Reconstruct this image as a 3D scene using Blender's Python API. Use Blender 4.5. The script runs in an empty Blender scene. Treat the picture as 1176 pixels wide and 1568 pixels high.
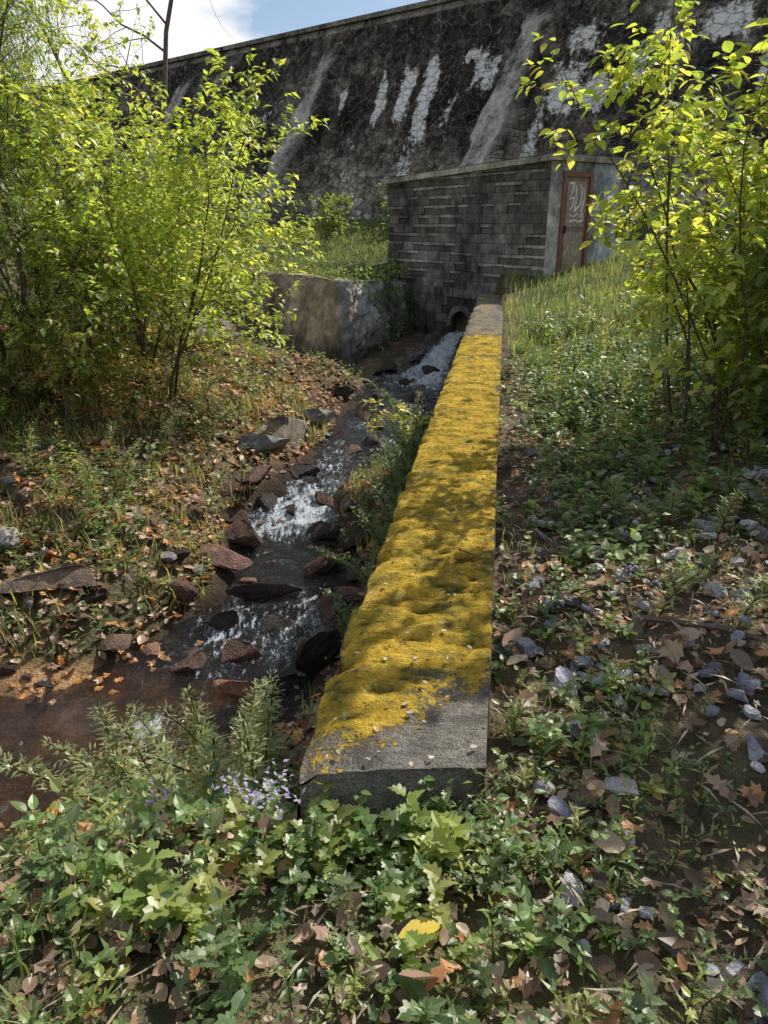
import bpy, math, random
import numpy as np
from mathutils import Vector, Matrix
random.seed(7); rng=np.random.default_rng(7)
scene=bpy.context.scene
def link(o): scene.collection.objects.link(o); return o

# ------------------------------------------------------------------ noise
def _h(ix,iy,s):
    v=np.sin(ix*127.1+iy*311.7+s*74.7)*43758.5453
    return v-np.floor(v)
def vn(x,y,s=0):
    x=np.asarray(x,float);y=np.asarray(y,float)
    ix=np.floor(x);iy=np.floor(y);fx=x-ix;fy=y-iy
    fx=fx*fx*(3-2*fx);fy=fy*fy*(3-2*fy)
    a=_h(ix,iy,s);b=_h(ix+1,iy,s);c=_h(ix,iy+1,s);d=_h(ix+1,iy+1,s)
    return (a*(1-fx)+b*fx)*(1-fy)+(c*(1-fx)+d*fx)*fy
def fbm(x,y,s=0,o=4):
    r=0;a=.5;f=1
    for i in range(o):
        r=r+a*vn(x*f,y*f,s+i*3.1);a*=.5;f*=2.03
    return r/(1-.5**o)
def sm(t): 
    t=np.clip(t,0,1); return t*t*(3-2*t)

# ------------------------------------------------------------------ layout
def xl(y): return -.2465+.1535*(np.asarray(y,float)-1.556)
WW=.525
ST=np.array([ # x,y,z,halfwidth,foam
(1.80,17.9,-.96,.24,1.),(1.45,16.6,-1.04,.28,1.1),(1.0,15.2,-1.27,.40,1.05),(.70,14.1,-1.42,.55,.9),(.42,13.2,-1.44,.8,.30),(.15,11.9,-1.46,.8,.30),
(-.12,10.3,-1.49,.66,.25),(-.60,9.0,-1.52,.46,.35),(-.92,8.15,-1.56,.46,.85),(-1.10,7.4,-1.71,.55,.85),(-1.05,6.95,-1.73,.55,.12),
(-.85,6.25,-1.74,.62,.08),(-.88,5.75,-1.75,.66,.40),(-1.05,5.3,-1.83,.72,.62),(-1.2,4.85,-1.86,.8,.12),(-1.8,4.0,-1.87,.9,.05),
(-3.0,3.85,-1.88,.9,0.0),(-6,4.2,-1.92,.8,0),(-14,5,-2.0,.8,0)])
def stream(x,y):
    x=np.asarray(x,float);y=np.asarray(y,float)
    best=np.full(x.shape,1e9);Z=np.zeros(x.shape);W=np.zeros(x.shape);F=np.zeros(x.shape)
    for i in range(len(ST)-1):
        a=ST[i];b=ST[i+1];dx,dy=b[0]-a[0],b[1]-a[1];L=dx*dx+dy*dy
        t=np.clip(((x-a[0])*dx+(y-a[1])*dy)/L,0,1)
        w=a[3]+(b[3]-a[3])*t
        d=np.hypot(x-a[0]-t*dx,y-a[1]-t*dy)-w
        m=d<best
        best=np.where(m,d,best);Z=np.where(m,a[2]+(b[2]-a[2])*t,Z);W=np.where(m,w,W);F=np.where(m,a[4]+(b[4]-a[4])*t,F)
    return best,Z,W,F
def yb(x): return np.interp(x,[-40,-4,-.94,.44,1.7,3.2,3.3],[32,20,15.8,19.4,17.7,15.5,15.0])
def lawn(x,y):
    q=.64*x+.77*y
    return .12+1.45*np.clip((q-13)/10.5,0,1)
def H(x,y,rough=True):
    x=np.asarray(x,float);y=np.asarray(y,float)
    u=x-xl(y)
    g=np.interp(y,[-50,0,1.5,3,6,10,13,14.5,16,18,30,400],[-.2,-.2,-.17,-.16,-.14,-.05,.02,.2,.38,.5,1.7,1.7])
    R=g+np.clip(.17*(u-1.1),0,2.2)
    d,zs,w,f=stream(x,y)
    edge=(fbm(x*1.6,y*1.6,5)-.5)*.45+(fbm(x*4,y*4,6,2)-.5)*.15
    dd=d+edge
    low=np.where(dd<0,zs-.18*sm(-dd/.35),zs+.02+.28*sm(dd/.7)+.21*np.clip(dd,0,8))
    low=np.minimum(low,.9)
    bas=-1.46+.32*np.clip(np.hypot((x-.2),(y-16.2)*.8)-1.9,0,9)
    low=np.where(y>12.5,np.minimum(low,np.maximum(bas,zs-.18)+8*(1-sm((y-12.5)/1.5))),low)
    near=-.20-1.2*np.clip(y-1.50+.12*np.sin(x*2.3)+.22*np.clip(-x-.5,0,4),0,9)
    near=near-0.03*np.clip(-x-3,0,10)
    left=np.maximum(low,near)
    t=sm((u-.06)/.38)
    base=left*(1-t)+R*t
    tl=sm((y-yb(x)-.16)/.3)
    tl=np.where(x>3.3,sm((y-17)/3),tl)
    z=base*(1-tl)+lawn(x,y)*tl
    if rough:
        inwall=sm((u+.0)/.05)*sm((WW-u)/.05)*(y>1.5)*(y<16)
        n=(fbm(x*2.2,y*2.2,1)-.5)*.16+(fbm(x*8,y*8,2,2)-.5)*.06
        z=z+n*(1-inwall)*np.where(y>17,.6,1)
        z=np.where(inwall>.3,np.minimum(z,-.06),z)
    return z

# ------------------------------------------------------------------ mesh helpers
def build(name,V,F,col=None,mat=None,smooth=False,parent=None,attrs=None):
    V=np.asarray(V,np.float32);F=np.asarray(F,np.int32)
    me=bpy.data.meshes.new(name)
    n=F.shape[1]
    me.vertices.add(len(V));me.vertices.foreach_set("co",V.ravel())
    me.loops.add(F.size);me.loops.foreach_set("vertex_index",F.ravel())
    me.polygons.add(len(F));me.polygons.foreach_set("loop_start",np.arange(0,F.size,n,dtype=np.int32))
    me.update(calc_edges=True)
    if col is not None:
        a=me.color_attributes.new("Col","FLOAT_COLOR","POINT")
        c=np.ones((len(V),4),np.float32);c[:,:3]=col;a.data.foreach_set("color",c.ravel())
    if attrs:
        for k,v in attrs.items():
            a=me.attributes.new(k,"FLOAT","POINT");a.data.foreach_set("value",np.asarray(v,np.float32))
    me.polygons.foreach_set("use_smooth",np.full(len(F),smooth))
    if mat: me.materials.append(mat)
    me.validate()
    o=link(bpy.data.objects.new(name,me))
    if parent: o.parent=parent
    return o
def empty(name,loc=(0,0,0)):
    o=bpy.data.objects.new(name,None);o.empty_display_size=.2;link(o);return o

def tri(outl,cx,cy,fn):
    v=[(cx,cy)]+list(outl);V=[(a,b,fn(a,b)) for a,b in v];n=len(outl)
    F=[(0,i+1,(i+1)%n+1) for i in range(n)]
    return np.array(V,float),np.array(F)
def mirror(h): return [(a,b) for a,b in h]+[(-a,b) for a,b in reversed(h) if a>1e-6]
ovate=(np.array([(0,0,0),(-.27,.38,.07),(.27,.38,.07),(0,.45,0),(0,1,-.1)],float),np.array([(0,3,1),(0,2,3),(3,4,1),(3,2,4)]))
ovate2=tri(mirror([(0,0),(.16,.1),(.29,.32),(.27,.55),(.15,.8),(0,1)]),0,.42,lambda a,b:.25*abs(a)-.16*b*b)
narrow=(np.array([(0,0,0),(-.11,.45,.03),(.11,.45,.03),(0,1,-.12)],float),np.array([(0,2,1),(1,2,3)]))
lobed=tri(mirror([(0,0),(.12,.04),(.3,.08),(.38,.2),(.25,.3),(.4,.42),(.42,.54),(.24,.58),(.24,.78),(.1,.78),(0,1)]),0,.4,lambda a,b:.3*abs(a)-.3*b*b)
serr=tri(mirror([(0,0),(.2,.02),(.36,.16),(.28,.22),(.36,.38),(.24,.42),(.27,.6),(.14,.66),(.12,.84),(0,1)]),0,.4,lambda a,b:.2*abs(a)-.2*b*b)
maple=tri(mirror([(0,0),(.22,-.02),(.2,.13),(.52,.2),(.42,.34),(.6,.58),(.3,.52),(.24,.6),(.3,.86),(.12,.78),(0,1.05)]),0,.4,lambda a,b:.45*a*a+.35*(b-.4)**2+.16*math.sin(5*a+3*b))
oakl=tri(mirror([(0,0),(.08,.1),(.2,.18),(.12,.3),(.3,.42),(.14,.5),(.26,.7),(.1,.76),(.1,.92),(0,1)]),0,.45,lambda a,b:.7*a*a+.18*math.sin(4*b))
curled=tri(mirror([(0,0),(.2,.15),(.3,.45),(.18,.8),(0,1)]),0,.45,lambda a,b:1.4*a*a+.3*(b-.5)**2)
blade=(np.array([(-.02,0,0),(.02,0,0),(-.015,.12,.5),(.015,.12,.5),(0,.42,.95)],float),np.array([(0,1,3),(0,3,2),(2,3,4)]))
def ico(sub,seed):
    import bmesh
    bm=bmesh.new();bmesh.ops.create_icosphere(bm,subdivisions=sub,radius=.5)
    V=np.array([v.co[:] for v in bm.verts]);F=np.array([[v.index for v in f.verts] for f in bm.faces]);bm.free()
    r=np.random.default_rng(seed)
    for k in range(9):
        n=r.normal(size=3);n/=np.linalg.norm(n);c=.1+.22*r.random()
        dd=V@n-c;V=V-np.outer(np.clip(dd,0,None),n)
    V/=np.abs(V).max()*2
    V+=(r.random(V.shape)-.5)*(.03 if sub<3 else .022)
    return V,F
rocks=[ico(2,i) for i in range(6)]
rocksH=[ico(3,i+20) for i in range(4)]

class Cloud:
    def __init__(s): s.V=[];s.F=[];s.C=[];s.n=0
    def add(s,tm,pos,yaw,pitch,roll,scale,col):
        pos=np.asarray(pos,float).reshape(-1,3);N=len(pos)
        if N==0:return
        tv,tf=tm
        yaw=np.broadcast_to(yaw,N);pitch=np.broadcast_to(pitch,N);roll=np.broadcast_to(roll,N)
        sc=np.asarray(scale,float)
        if sc.ndim<=1: sc=np.broadcast_to(sc.reshape(-1,1) if sc.ndim else sc,(N,3))
        cy,sy,cp,sp,cr,sr=np.cos(yaw),np.sin(yaw),np.cos(pitch),np.sin(pitch),np.cos(roll),np.sin(roll)
        v=tv[None]*sc[:,None,:]
        x=v[...,0]*cr[:,None]+v[...,2]*sr[:,None];z=-v[...,0]*sr[:,None]+v[...,2]*cr[:,None];y=v[...,1]
        y2=y*cp[:,None]-z*sp[:,None];z2=y*sp[:,None]+z*cp[:,None]
        x3=x*cy[:,None]-y2*sy[:,None];y3=x*sy[:,None]+y2*cy[:,None]
        P=np.stack([x3,y3,z2],-1)+pos[:,None,:]
        k=tv.shape[0]
        s.V.append(P.reshape(-1,3));s.F.append((tf[None]+(np.arange(N)*k)[:,None,None]).reshape(-1,3)+s.n)
        col=np.broadcast_to(np.asarray(col,float),(N,3))
        s.C.append(np.repeat(col,k,0));s.n+=N*k
    def raw(s,V,F,col):
        V=np.asarray(V,float);s.V.append(V);s.F.append(np.asarray(F)+s.n);s.C.append(np.broadcast_to(np.asarray(col,float),(len(V),3)));s.n+=len(V)
    def build(s,name,mat,parent=None,smooth=False):
        return build(name,np.concatenate(s.V),np.concatenate(s.F),np.concatenate(s.C),mat,smooth,parent)
def pal(cols,n,var=.25,w=None):
    cols=np.array(cols);i=rng.choice(len(cols),n,p=w);c=cols[i]*(1+var*(rng.random((n,1))*2-1))
    return np.clip(c*(1+.1*(rng.random((n,3))-.5)),0,1)
R=lambda n,a=0.,b=1.: a+(b-a)*rng.random(n)
TAU=2*math.pi

# ------------------------------------------------------------------ materials
def newmat(name):
    m=bpy.data.materials.new(name);m.use_nodes=True;nt=m.node_tree;nt.nodes.clear()
    return m,nt,nt.nodes,nt.links
def ramp(nt,src,stops):
    r=nt.nodes.new("ShaderNodeValToRGB");e=r.color_ramp.elements
    while len(e)<len(stops): e.new(.5)
    for i,(p,c) in enumerate(stops):
        e[i].position=p;e[i].color=(c,c,c,1) if isinstance(c,(int,float)) else (*c,1)
    nt.links.new(src,r.inputs[0]);return r.outputs[0]
def mixc(nt,f,a,b,mode='MIX'):
    m=nt.nodes.new("ShaderNodeMix");m.data_type='RGBA';m.blend_type=mode
    for s,v in ((0,f),(6,a),(7,b)):
        if hasattr(v,'links') : nt.links.new(v,m.inputs[s])
        elif isinstance(v,(int,float)): m.inputs[s].default_value=v if s==0 else (v,v,v,1)
        else: m.inputs[s].default_value=(*v,1)
    return m.outputs[2]
def math_(nt,op,a,b=0.):
    m=nt.nodes.new("ShaderNodeMath");m.operation=op
    for s,v in ((0,a),(1,b)):
        if hasattr(v,'links'): nt.links.new(v,m.inputs[s])
        else: m.inputs[s].default_value=v
    return m.outputs[0]
def objco(nt,scale=(1,1,1)):
    t=nt.nodes.new("ShaderNodeTexCoord");m=nt.nodes.new("ShaderNodeMapping");m.inputs[3].default_value=scale
    nt.links.new(t.outputs['Object'],m.inputs[0]);return m.outputs[0]
def noise(nt,vec,scale,detail=6,rough=.6):
    n=nt.nodes.new("ShaderNodeTexNoise");n.inputs['Scale'].default_value=scale;n.inputs['Detail'].default_value=detail;n.inputs['Roughness'].default_value=rough
    nt.links.new(vec,n.inputs['Vector']);return n.outputs[0]
def finish(nt,col,rough=.85,bump=None,bs=.5,bd=.02,spec=.3):
    p=nt.nodes.new("ShaderNodeBsdfPrincipled");o=nt.nodes.new("ShaderNodeOutputMaterial")
    if hasattr(col,'links'): nt.links.new(col,p.inputs['Base Color'])
    else: p.inputs['Base Color'].default_value=(*col,1)
    if hasattr(rough,'links'): nt.links.new(rough,p.inputs['Roughness'])
    else: p.inputs['Roughness'].default_value=rough
    p.inputs['Specular IOR Level'].default_value=spec
    if bump is not None:
        b=nt.nodes.new("ShaderNodeBump");b.inputs['Strength'].default_value=bs;b.inputs['Distance'].default_value=bd
        nt.links.new(bump,b.inputs['Height']);nt.links.new(b.outputs[0],p.inputs['Normal'])
    nt.links.new(p.outputs[0],o.inputs[0]);return p
def attr(nt,name):
    a=nt.nodes.new("ShaderNodeAttribute");a.attribute_name=name;return a
def leafmat(name,trans=.45,tint=(1.5,1.35,.7),gloss=.03):
    m,nt,N,L=newmat(name);c=attr(nt,"Col").outputs[0]
    d=N.new("ShaderNodeBsdfDiffuse");t=N.new("ShaderNodeBsdfTranslucent");g=N.new("ShaderNodeBsdfGlossy");g.inputs['Roughness'].default_value=.42;g.inputs['Color'].default_value=(1,1,.95,1)
    L.new(c,d.inputs[0]);tc=mixc(nt,1.,c,tint,'MULTIPLY');L.new(tc,t.inputs[0])
    m1=N.new("ShaderNodeMixShader");m1.inputs[0].default_value=trans;L.new(d.outputs[0],m1.inputs[1]);L.new(t.outputs[0],m1.inputs[2])
    m2=N.new("ShaderNodeMixShader");m2.inputs[0].default_value=gloss;L.new(m1.outputs[0],m2.inputs[1]);L.new(g.outputs[0],m2.inputs[2])
    o=N.new("ShaderNodeOutputMaterial");L.new(m2.outputs[0],o.inputs[0]);return m
M_leaf=leafmat("leaf_green",.55,(1.95,1.85,.95),.05)
M_ground_leaf=leafmat("groundcover_leaf",.45,(1.9,1.8,.85),.04)
M_dead=leafmat("dead_leaf",.2,(1.3,1.1,.8),.035)
def attrmat(name,rough=.85,ns=9,bs=.6,bd=.02,spec=.3,var=(.55,1.3),big=None):
    m,nt,N,L=newmat(name);a=attr(nt,"Col").outputs[0];v=objco(nt)
    n=noise(nt,v,ns,8,.65);n2=noise(nt,v,ns*6,4)
    c=mixc(nt,1.,a,ramp(nt,n,[(.3,var[0]),(.7,var[1])]),'MULTIPLY');c=mixc(nt,.6,c,ramp(nt,n2,[(.3,.7),(.7,1.25)]),'MULTIPLY')
    if big: c=mixc(nt,1.,c,ramp(nt,noise(nt,objco(nt,(1,1,.6)),big,6,.7),[(.35,.3),(.62,1.5)]),'MULTIPLY')
    finish(nt,c,rough,math_(nt,'ADD',n,n2),bs,bd,spec);return m
M_bark=attrmat("bark",.9,14)
M_rock=attrmat("rock",.65,10,.8,.04,var=(.4,1.4))
M_wet=attrmat("wet_rock",.35,10,.6,.03,.5)
M_terr=attrmat("leaf_litter_soil",.95,5,1.,.05,.2,(.45,1.5))
M_mason=attrmat("weathered_concrete_block",.92,4,.8,.03,.2,(.4,1.4),.9)
M_metal=attrmat("painted_rusty_metal",.6,6,.2,.01,.4,(.7,1.2))

# moss wall
m,nt,N,L=newmat("mossy_concrete");M_moss=m;v=objco(nt);va=objco(nt,(1,3.2,1))
mo=attr(nt,"moss").outputs['Fac'];hh=attr(nt,"hgt").outputs['Fac']
n1=noise(nt,v,2.6,8,.7);n2=noise(nt,v,45,5,.7);n3=noise(nt,v,6,7,.7);n4=noise(nt,v,160,3,.6);n5=noise(nt,va,9,6,.7)
mcol=ramp(nt,n3,[(.32,(.17,.15,.035)),(.43,(.38,.29,.05)),(.52,(.62,.40,.05)),(.62,(.76,.50,.08)),(.75,(.52,.48,.14))])
mcol=mixc(nt,.9,mcol,ramp(nt,math_(nt,'ADD',math_(nt,'MULTIPLY',n2,.5),math_(nt,'MULTIPLY',n5,.5)),[(.37,.22),(.47,.92),(.62,1.3)]),'MULTIPLY')
mcol=mixc(nt,.95,mcol,ramp(nt,hh,[(.24,.25),(.38,.95),(.65,1.25)]),'MULTIPLY')  # groove shade and ridge highlights put into the moss colour by relief height
ccol=ramp(nt,n3,[(.3,(.17,.15,.12)),(.5,(.42,.385,.32)),(.7,(.64,.60,.53))])
ccol=mixc(nt,.8,ccol,ramp(nt,n4,[(.35,.5),(.6,1.15)]),'MULTIPLY')
ccol=mixc(nt,.8,ccol,ramp(nt,n1,[(.38,.4),(.6,1.15)]),'MULTIPLY')
vo=nt.nodes.new("ShaderNodeTexVoronoi");vo.inputs['Scale'].default_value=24;L.new(v,vo.inputs['Vector'])
pit=ramp(nt,vo.outputs[0],[(.1,.2),(.25,1.)])
ccol=mixc(nt,ramp(nt,n1,[(.45,0.),(.55,1.)]),ccol,mixc(nt,1.,ccol,pit,'MULTIPLY'))
f=math_(nt,'ADD',mo,math_(nt,'MULTIPLY',math_(nt,'SUBTRACT',n1,.5),1.9));f=math_(nt,'ADD',f,math_(nt,'MULTIPLY',math_(nt,'SUBTRACT',n2,.5),2.0));f=math_(nt,'ADD',f,math_(nt,'MULTIPLY',math_(nt,'SUBTRACT',n3,.5),1.8))
dirt=ramp(nt,f,[(.2,0.),(.42,.7)])
ccol=mixc(nt,dirt,ccol,(.13,.095,.05))
f=ramp(nt,f,[(.42,0.),(.58,1.)])
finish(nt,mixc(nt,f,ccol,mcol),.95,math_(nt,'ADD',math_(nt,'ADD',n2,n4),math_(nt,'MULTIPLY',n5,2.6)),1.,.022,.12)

# dam
m,nt,N,L=newmat("dam_masonry");M_dam=m
v=objco(nt);vs=objco(nt,(1,1,.22));wv=N.new("ShaderNodeMix");wv.data_type='VECTOR';wv.inputs[0].default_value=.12
nw=N.new("ShaderNodeTexNoise");nw.inputs['Scale'].default_value=1.5;L.new(v,nw.inputs['Vector']);sc_=objco(nt,(1,.2,1.6));L.new(sc_,wv.inputs[4]);L.new(nw.outputs[1],wv.inputs[5])
vo=nt.nodes.new("ShaderNodeTexVoronoi");vo.feature='DISTANCE_TO_EDGE';vo.inputs['Scale'].default_value=2.6
vc=nt.nodes.new("ShaderNodeTexVoronoi");vc.inputs['Scale'].default_value=2.6
L.new(wv.outputs[1],vo.inputs['Vector']);L.new(wv.outputs[1],vc.inputs['Vector'])
cf=attr(nt,"conc").outputs['Fac']
n1=noise(nt,v,.45,8,.72);n2=noise(nt,v,5,8,.75);n3=noise(nt,vs,1.3,8,.75);n6=noise(nt,objco(nt,(1,1,.1)),1.0,6,.7)
joint=math_(nt,'MULTIPLY',ramp(nt,vo.outputs[0],[(.0,1.),(.08,0.)]),math_(nt,'SUBTRACT',1.,cf))
hz=attr(nt,"low").outputs['Fac']
stone=ramp(nt,math_(nt,'ADD',math_(nt,'ADD',math_(nt,'MULTIPLY',n1,.6),math_(nt,'MULTIPLY',n6,.4)),math_(nt,'MULTIPLY',hz,.12)),[(.43,(.012,.011,.009)),(.52,(.055,.047,.036)),(.58,(.20,.172,.132)),(.68,(.46,.41,.32))])
stone=mixc(nt,.7,stone,ramp(nt,vc.outputs[1],[(.1,.45),(.9,1.6)]),'MULTIPLY')
stone=mixc(nt,.9,stone,ramp(nt,n2,[(.36,.3),(.66,1.9)]),'MULTIPLY')
stone=mixc(nt,math_(nt,'MULTIPLY',joint,ramp(nt,n2,[(.42,0.),(.58,.9)])),stone,(.36,.32,.26))
conc=mixc(nt,.95,(.56,.51,.43),ramp(nt,math_(nt,'ADD',math_(nt,'MULTIPLY',n3,.6),math_(nt,'MULTIPLY',n2,.4)),[(.40,.15),(.60,1.3)]),'MULTIPLY')
c=mixc(nt,math_(nt,'MULTIPLY',cf,ramp(nt,n3,[(.38,.2),(.52,1.)])),stone,conc)
e=attr(nt,"efflo").outputs['Fac']
ef=math_(nt,'ADD',e,math_(nt,'ADD',math_(nt,'MULTIPLY',math_(nt,'SUBTRACT',n3,.5),1.7),math_(nt,'MULTIPLY',math_(nt,'SUBTRACT',n2,.5),.9)))
c=mixc(nt,ramp(nt,ef,[(.34,0.),(.5,1.)]),c,mixc(nt,ramp(nt,math_(nt,'ADD',ef,math_(nt,'MULTIPLY',math_(nt,'SUBTRACT',n2,.5),.8)),[(.4,0.),(.60,1.)]),(.26,.20,.135),(.95,.92,.84)))
finish(nt,c,.9,math_(nt,'ADD',math_(nt,'MULTIPLY',joint,-1.0),math_(nt,'MULTIPLY',n2,1.4)),.9,.1,.2)

# water
m,nt,N,L=newmat("stream_water");M_water=m;v=objco(nt);v2=objco(nt,(1,.35,1))
fo=attr(nt,"foam").outputs['Fac'];na=noise(nt,v2,20,7,.75);nb=noise(nt,v,75,4,.7);nl=noise(nt,v,5,3,.5)
ff=math_(nt,'ADD',fo,math_(nt,'MULTIPLY',math_(nt,'SUBTRACT',na,.5),3.2));ff=math_(nt,'ADD',ff,math_(nt,'MULTIPLY',math_(nt,'SUBTRACT',nb,.5),1.6))
ff=ramp(nt,ff,[(.60,0.),(1.0,.92)])
bmp=nt.nodes.new("ShaderNodeBump");bmp.inputs['Strength'].default_value=1.;bmp.inputs['Distance'].default_value=.04
L.new(math_(nt,'ADD',math_(nt,'MULTIPLY',nl,1.5),math_(nt,'MULTIPLY',na,1.1)),bmp.inputs['Height'])
tr=N.new("ShaderNodeBsdfTransparent");tr.inputs[0].default_value=(.66,.54,.38,1)
gl=N.new("ShaderNodeBsdfGlossy");gl.inputs['Roughness'].default_value=.05;gl.inputs[0].default_value=(.9,.95,1,1);L.new(bmp.outputs[0],gl.inputs['Normal'])
fr=N.new("ShaderNodeFresnel");fr.inputs[0].default_value=1.65;L.new(bmp.outputs[0],fr.inputs['Normal'])
m1=N.new("ShaderNodeMixShader");L.new(fr.outputs[0],m1.inputs[0]);L.new(tr.outputs[0],m1.inputs[1]);L.new(gl.outputs[0],m1.inputs[2])
df=N.new("ShaderNodeBsdfDiffuse");df.inputs[0].default_value=(.62,.67,.72,1);L.new(bmp.outputs[0],df.inputs['Normal'])
m2=N.new("ShaderNodeMixShader");L.new(ff,m2.inputs[0]);L.new(m1.outputs[0],m2.inputs[1]);L.new(df.outputs[0],m2.inputs[2])
o=N.new("ShaderNodeOutputMaterial");L.new(m2.outputs[0],o.inputs[0])

# ------------------------------------------------------------------ terrain
def gridmesh(xs,ys):
    X,Y=np.meshgrid(xs,ys);nx,ny=len(xs),len(ys)
    i=np.arange((nx-1)*(ny-1));r=i//(nx-1);c=i%(nx-1);a=r*nx+c
    return X.ravel(),Y.ravel(),np.stack([a,a+1,a+nx+1,a+nx],1)
xs=np.concatenate([[-400,-200,-100,-60,-40,-30,-24,-20,-17,-15],np.arange(-13,9,.09),[9.5,10.5,12,14,17,21,28,40,60,100,200,400]])
ys=np.concatenate([[-400,-200,-100,-50,-25,-12,-6,-3,-1.5],np.arange(-1,22,.09),np.arange(22,34,.4),[36,40,50,70,100,200,400]])
X,Y,F=gridmesh(xs,ys)
Z=H(X,Y)
d,zs,w,f=stream(X,Y);u=X-xl(Y)
n=fbm(X*.9,Y*.9,9);n2=fbm(X*5,Y*5,10)
litter=np.array([.22,.145,.10]);green=np.array([.08,.105,.035]);soil=np.array([.13,.095,.07]);wet=np.array([.05,.033,.022])
col=np.where((n2>.5)[:,None],litter,soil)
gm=sm((n-.42)/.2)*.5;gm=np.maximum(gm,sm((u-.6)/.3)*sm((Y-4.5)/2)*.9);gm=np.maximum(gm,sm((Y-yb(X))/.6)*1.0)
col=col*(1-gm[:,None])+green*gm[:,None]
wm=sm((.25-d)/.3)*(Y<yb(X));col=col*(1-wm[:,None])+wet*wm[:,None]*1.0
poolm=sm((.2-d)/.3)*(Y<5.0)*sm((-X-.9)/.5);col=col+poolm[:,None]*np.array([.36,.21,.095])*(.2+1.5*n2[:,None])
build("ground",np.stack([X,Y,Z],1),F,col,M_terr,True)

# water surface
xs=np.arange(-7,2.4,.045);ys=np.arange(2.4,18.1,.045)
X,Y,F=gridmesh(xs,ys);d,zs,w,f=stream(X,Y)
keep=(d<.38)&((X-xl(Y))<.03)
fk=keep[F].all(1);F=F[fk]
Z=zs+(fbm(X*5,Y*5,31,3)-.5)*(.03+.19*f)+(fbm(X*2,Y*2,33,2)-.5)*.02
used=np.unique(F);mp=np.zeros(len(X),int);mp[used]=np.arange(len(used));F=mp[F]
fo=f*sm((.10-d)/.35)+.7*(fbm(X*3,Y*2.2,35,3)-.5)*(f>.1)
fo=fo+.8*np.exp(-((X+1.62)**2+(Y-4.2)**2)/.03)
build("stream_water",np.stack([X,Y,Z],1)[used],F,None,M_water,True,None,{"foam":fo[used]})

# ------------------------------------------------------------------ mossy retaining wall
ny=760;yy=np.concatenate([np.linspace(1.575,7,480),np.linspace(7.02,16.7,280)])
prof=[(0,z) for z in np.linspace(-2.3,-.03,14)]+[(t,0) for t in np.linspace(.012,WW-.012,40)]+[(WW,z) for z in np.linspace(-.03,-.8,8)]
prof=np.array(prof);npf=len(prof)
U=np.tile(prof[:,0],(ny,1));ZZ=np.tile(prof[:,1],(ny,1));YY=np.tile(yy[:,None],(1,npf))
top=(ZZ>-.001)
e0=sm((YY-1.44-.22*U/WW+.5*(fbm(U*6,YY*4,50)-.5))/.5)
mossA=.06+.90*e0
mossA=np.where(top,mossA-.35*sm((U-(WW-.06))/.05)-.75*sm((YY-9.6)/.5),0)
mossA=np.where(top,mossA-.30*np.exp(-((YY-8.2)/.25)**2)-.25*np.exp(-((YY-9.1)/.12)**2)-.3*np.exp(-((YY-6.5)/.08)**2),mossA)
mossA=np.where(~top&(U<.01)&(ZZ>-.25),.35,mossA)
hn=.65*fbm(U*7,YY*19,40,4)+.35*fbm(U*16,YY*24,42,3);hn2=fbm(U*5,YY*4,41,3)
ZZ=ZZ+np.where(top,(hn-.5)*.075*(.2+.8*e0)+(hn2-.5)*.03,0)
ledge=vn(YY*9,YY*0,44)
U=U+np.where(~top&(U<.01),(ledge*.035+.03*fbm(YY*3,ZZ*3,45))*sm((ZZ+.6)/.55)-.02*(1-sm((ZZ+.6)/.6))-.03,0)
edge=top&(U<.07);ZZ=ZZ-np.where(edge,(.01+ledge*.035)*sm((.07-U)/.07),0);U=U+np.where(edge,ledge*.03-.02,0)
U=U+np.where(~top&(U>.4),-.02*fbm(YY*5,ZZ*6,46),0)
XX=xl(YY)+U
YY=YY+np.where(YY<1.58,(fbm(U*8,ZZ*8,47)-.5)*.02+(U/WW)*.03,0)
V=np.stack([XX,YY,ZZ],-1).reshape(-1,3)
i=np.arange((ny-1)*(npf-1));r=i//(npf-1);c=i%(npf-1);a=r*npf+c
F=np.stack([a,a+1,a+npf+1,a+npf],1)
Ft=np.concatenate([F[:,[0,1,2]],F[:,[0,2,3]]])
ringV=V[:npf];base=len(V)
nz=34;nu=44;cu=np.linspace(0,1,nu);cz=np.linspace(0,1,nz)**.8
CU,CZ=np.meshgrid(cu,cz)
topz=np.interp(CU*WW,prof[14:54,0],ringV[14:54,2])
zc=-1.2+(topz+1.2)*CZ
xc=ringV[13,0]+(ringV[-8,0]-ringV[13,0])*CU
yc=1.575+CU*.03+(fbm(CU*5,CZ*12,48)-.5)*.05*(1-CZ**8)-.03*(1-CZ)
CV=np.stack([xc,yc,zc],-1).reshape(-1,3)
i=np.arange((nu-1)*(nz-1));r=i//(nu-1);c=i%(nu-1);a=r*nu+c+base
Fc=np.concatenate([np.stack([a,a+1,a+nu+1],1),np.stack([a,a+nu+1,a+nu],1)])
V=np.concatenate([V,CV]);Ft=np.concatenate([Ft,Fc])
ms=np.concatenate([mossA.ravel(),np.zeros(len(CV))-.25+.35*sm((CZ.ravel()-.9)/.1)])
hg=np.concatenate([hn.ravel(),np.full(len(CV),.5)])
build("mossy_retaining_wall",V,Ft,None,M_moss,True,None,{"moss":ms,"hgt":hg})

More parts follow.
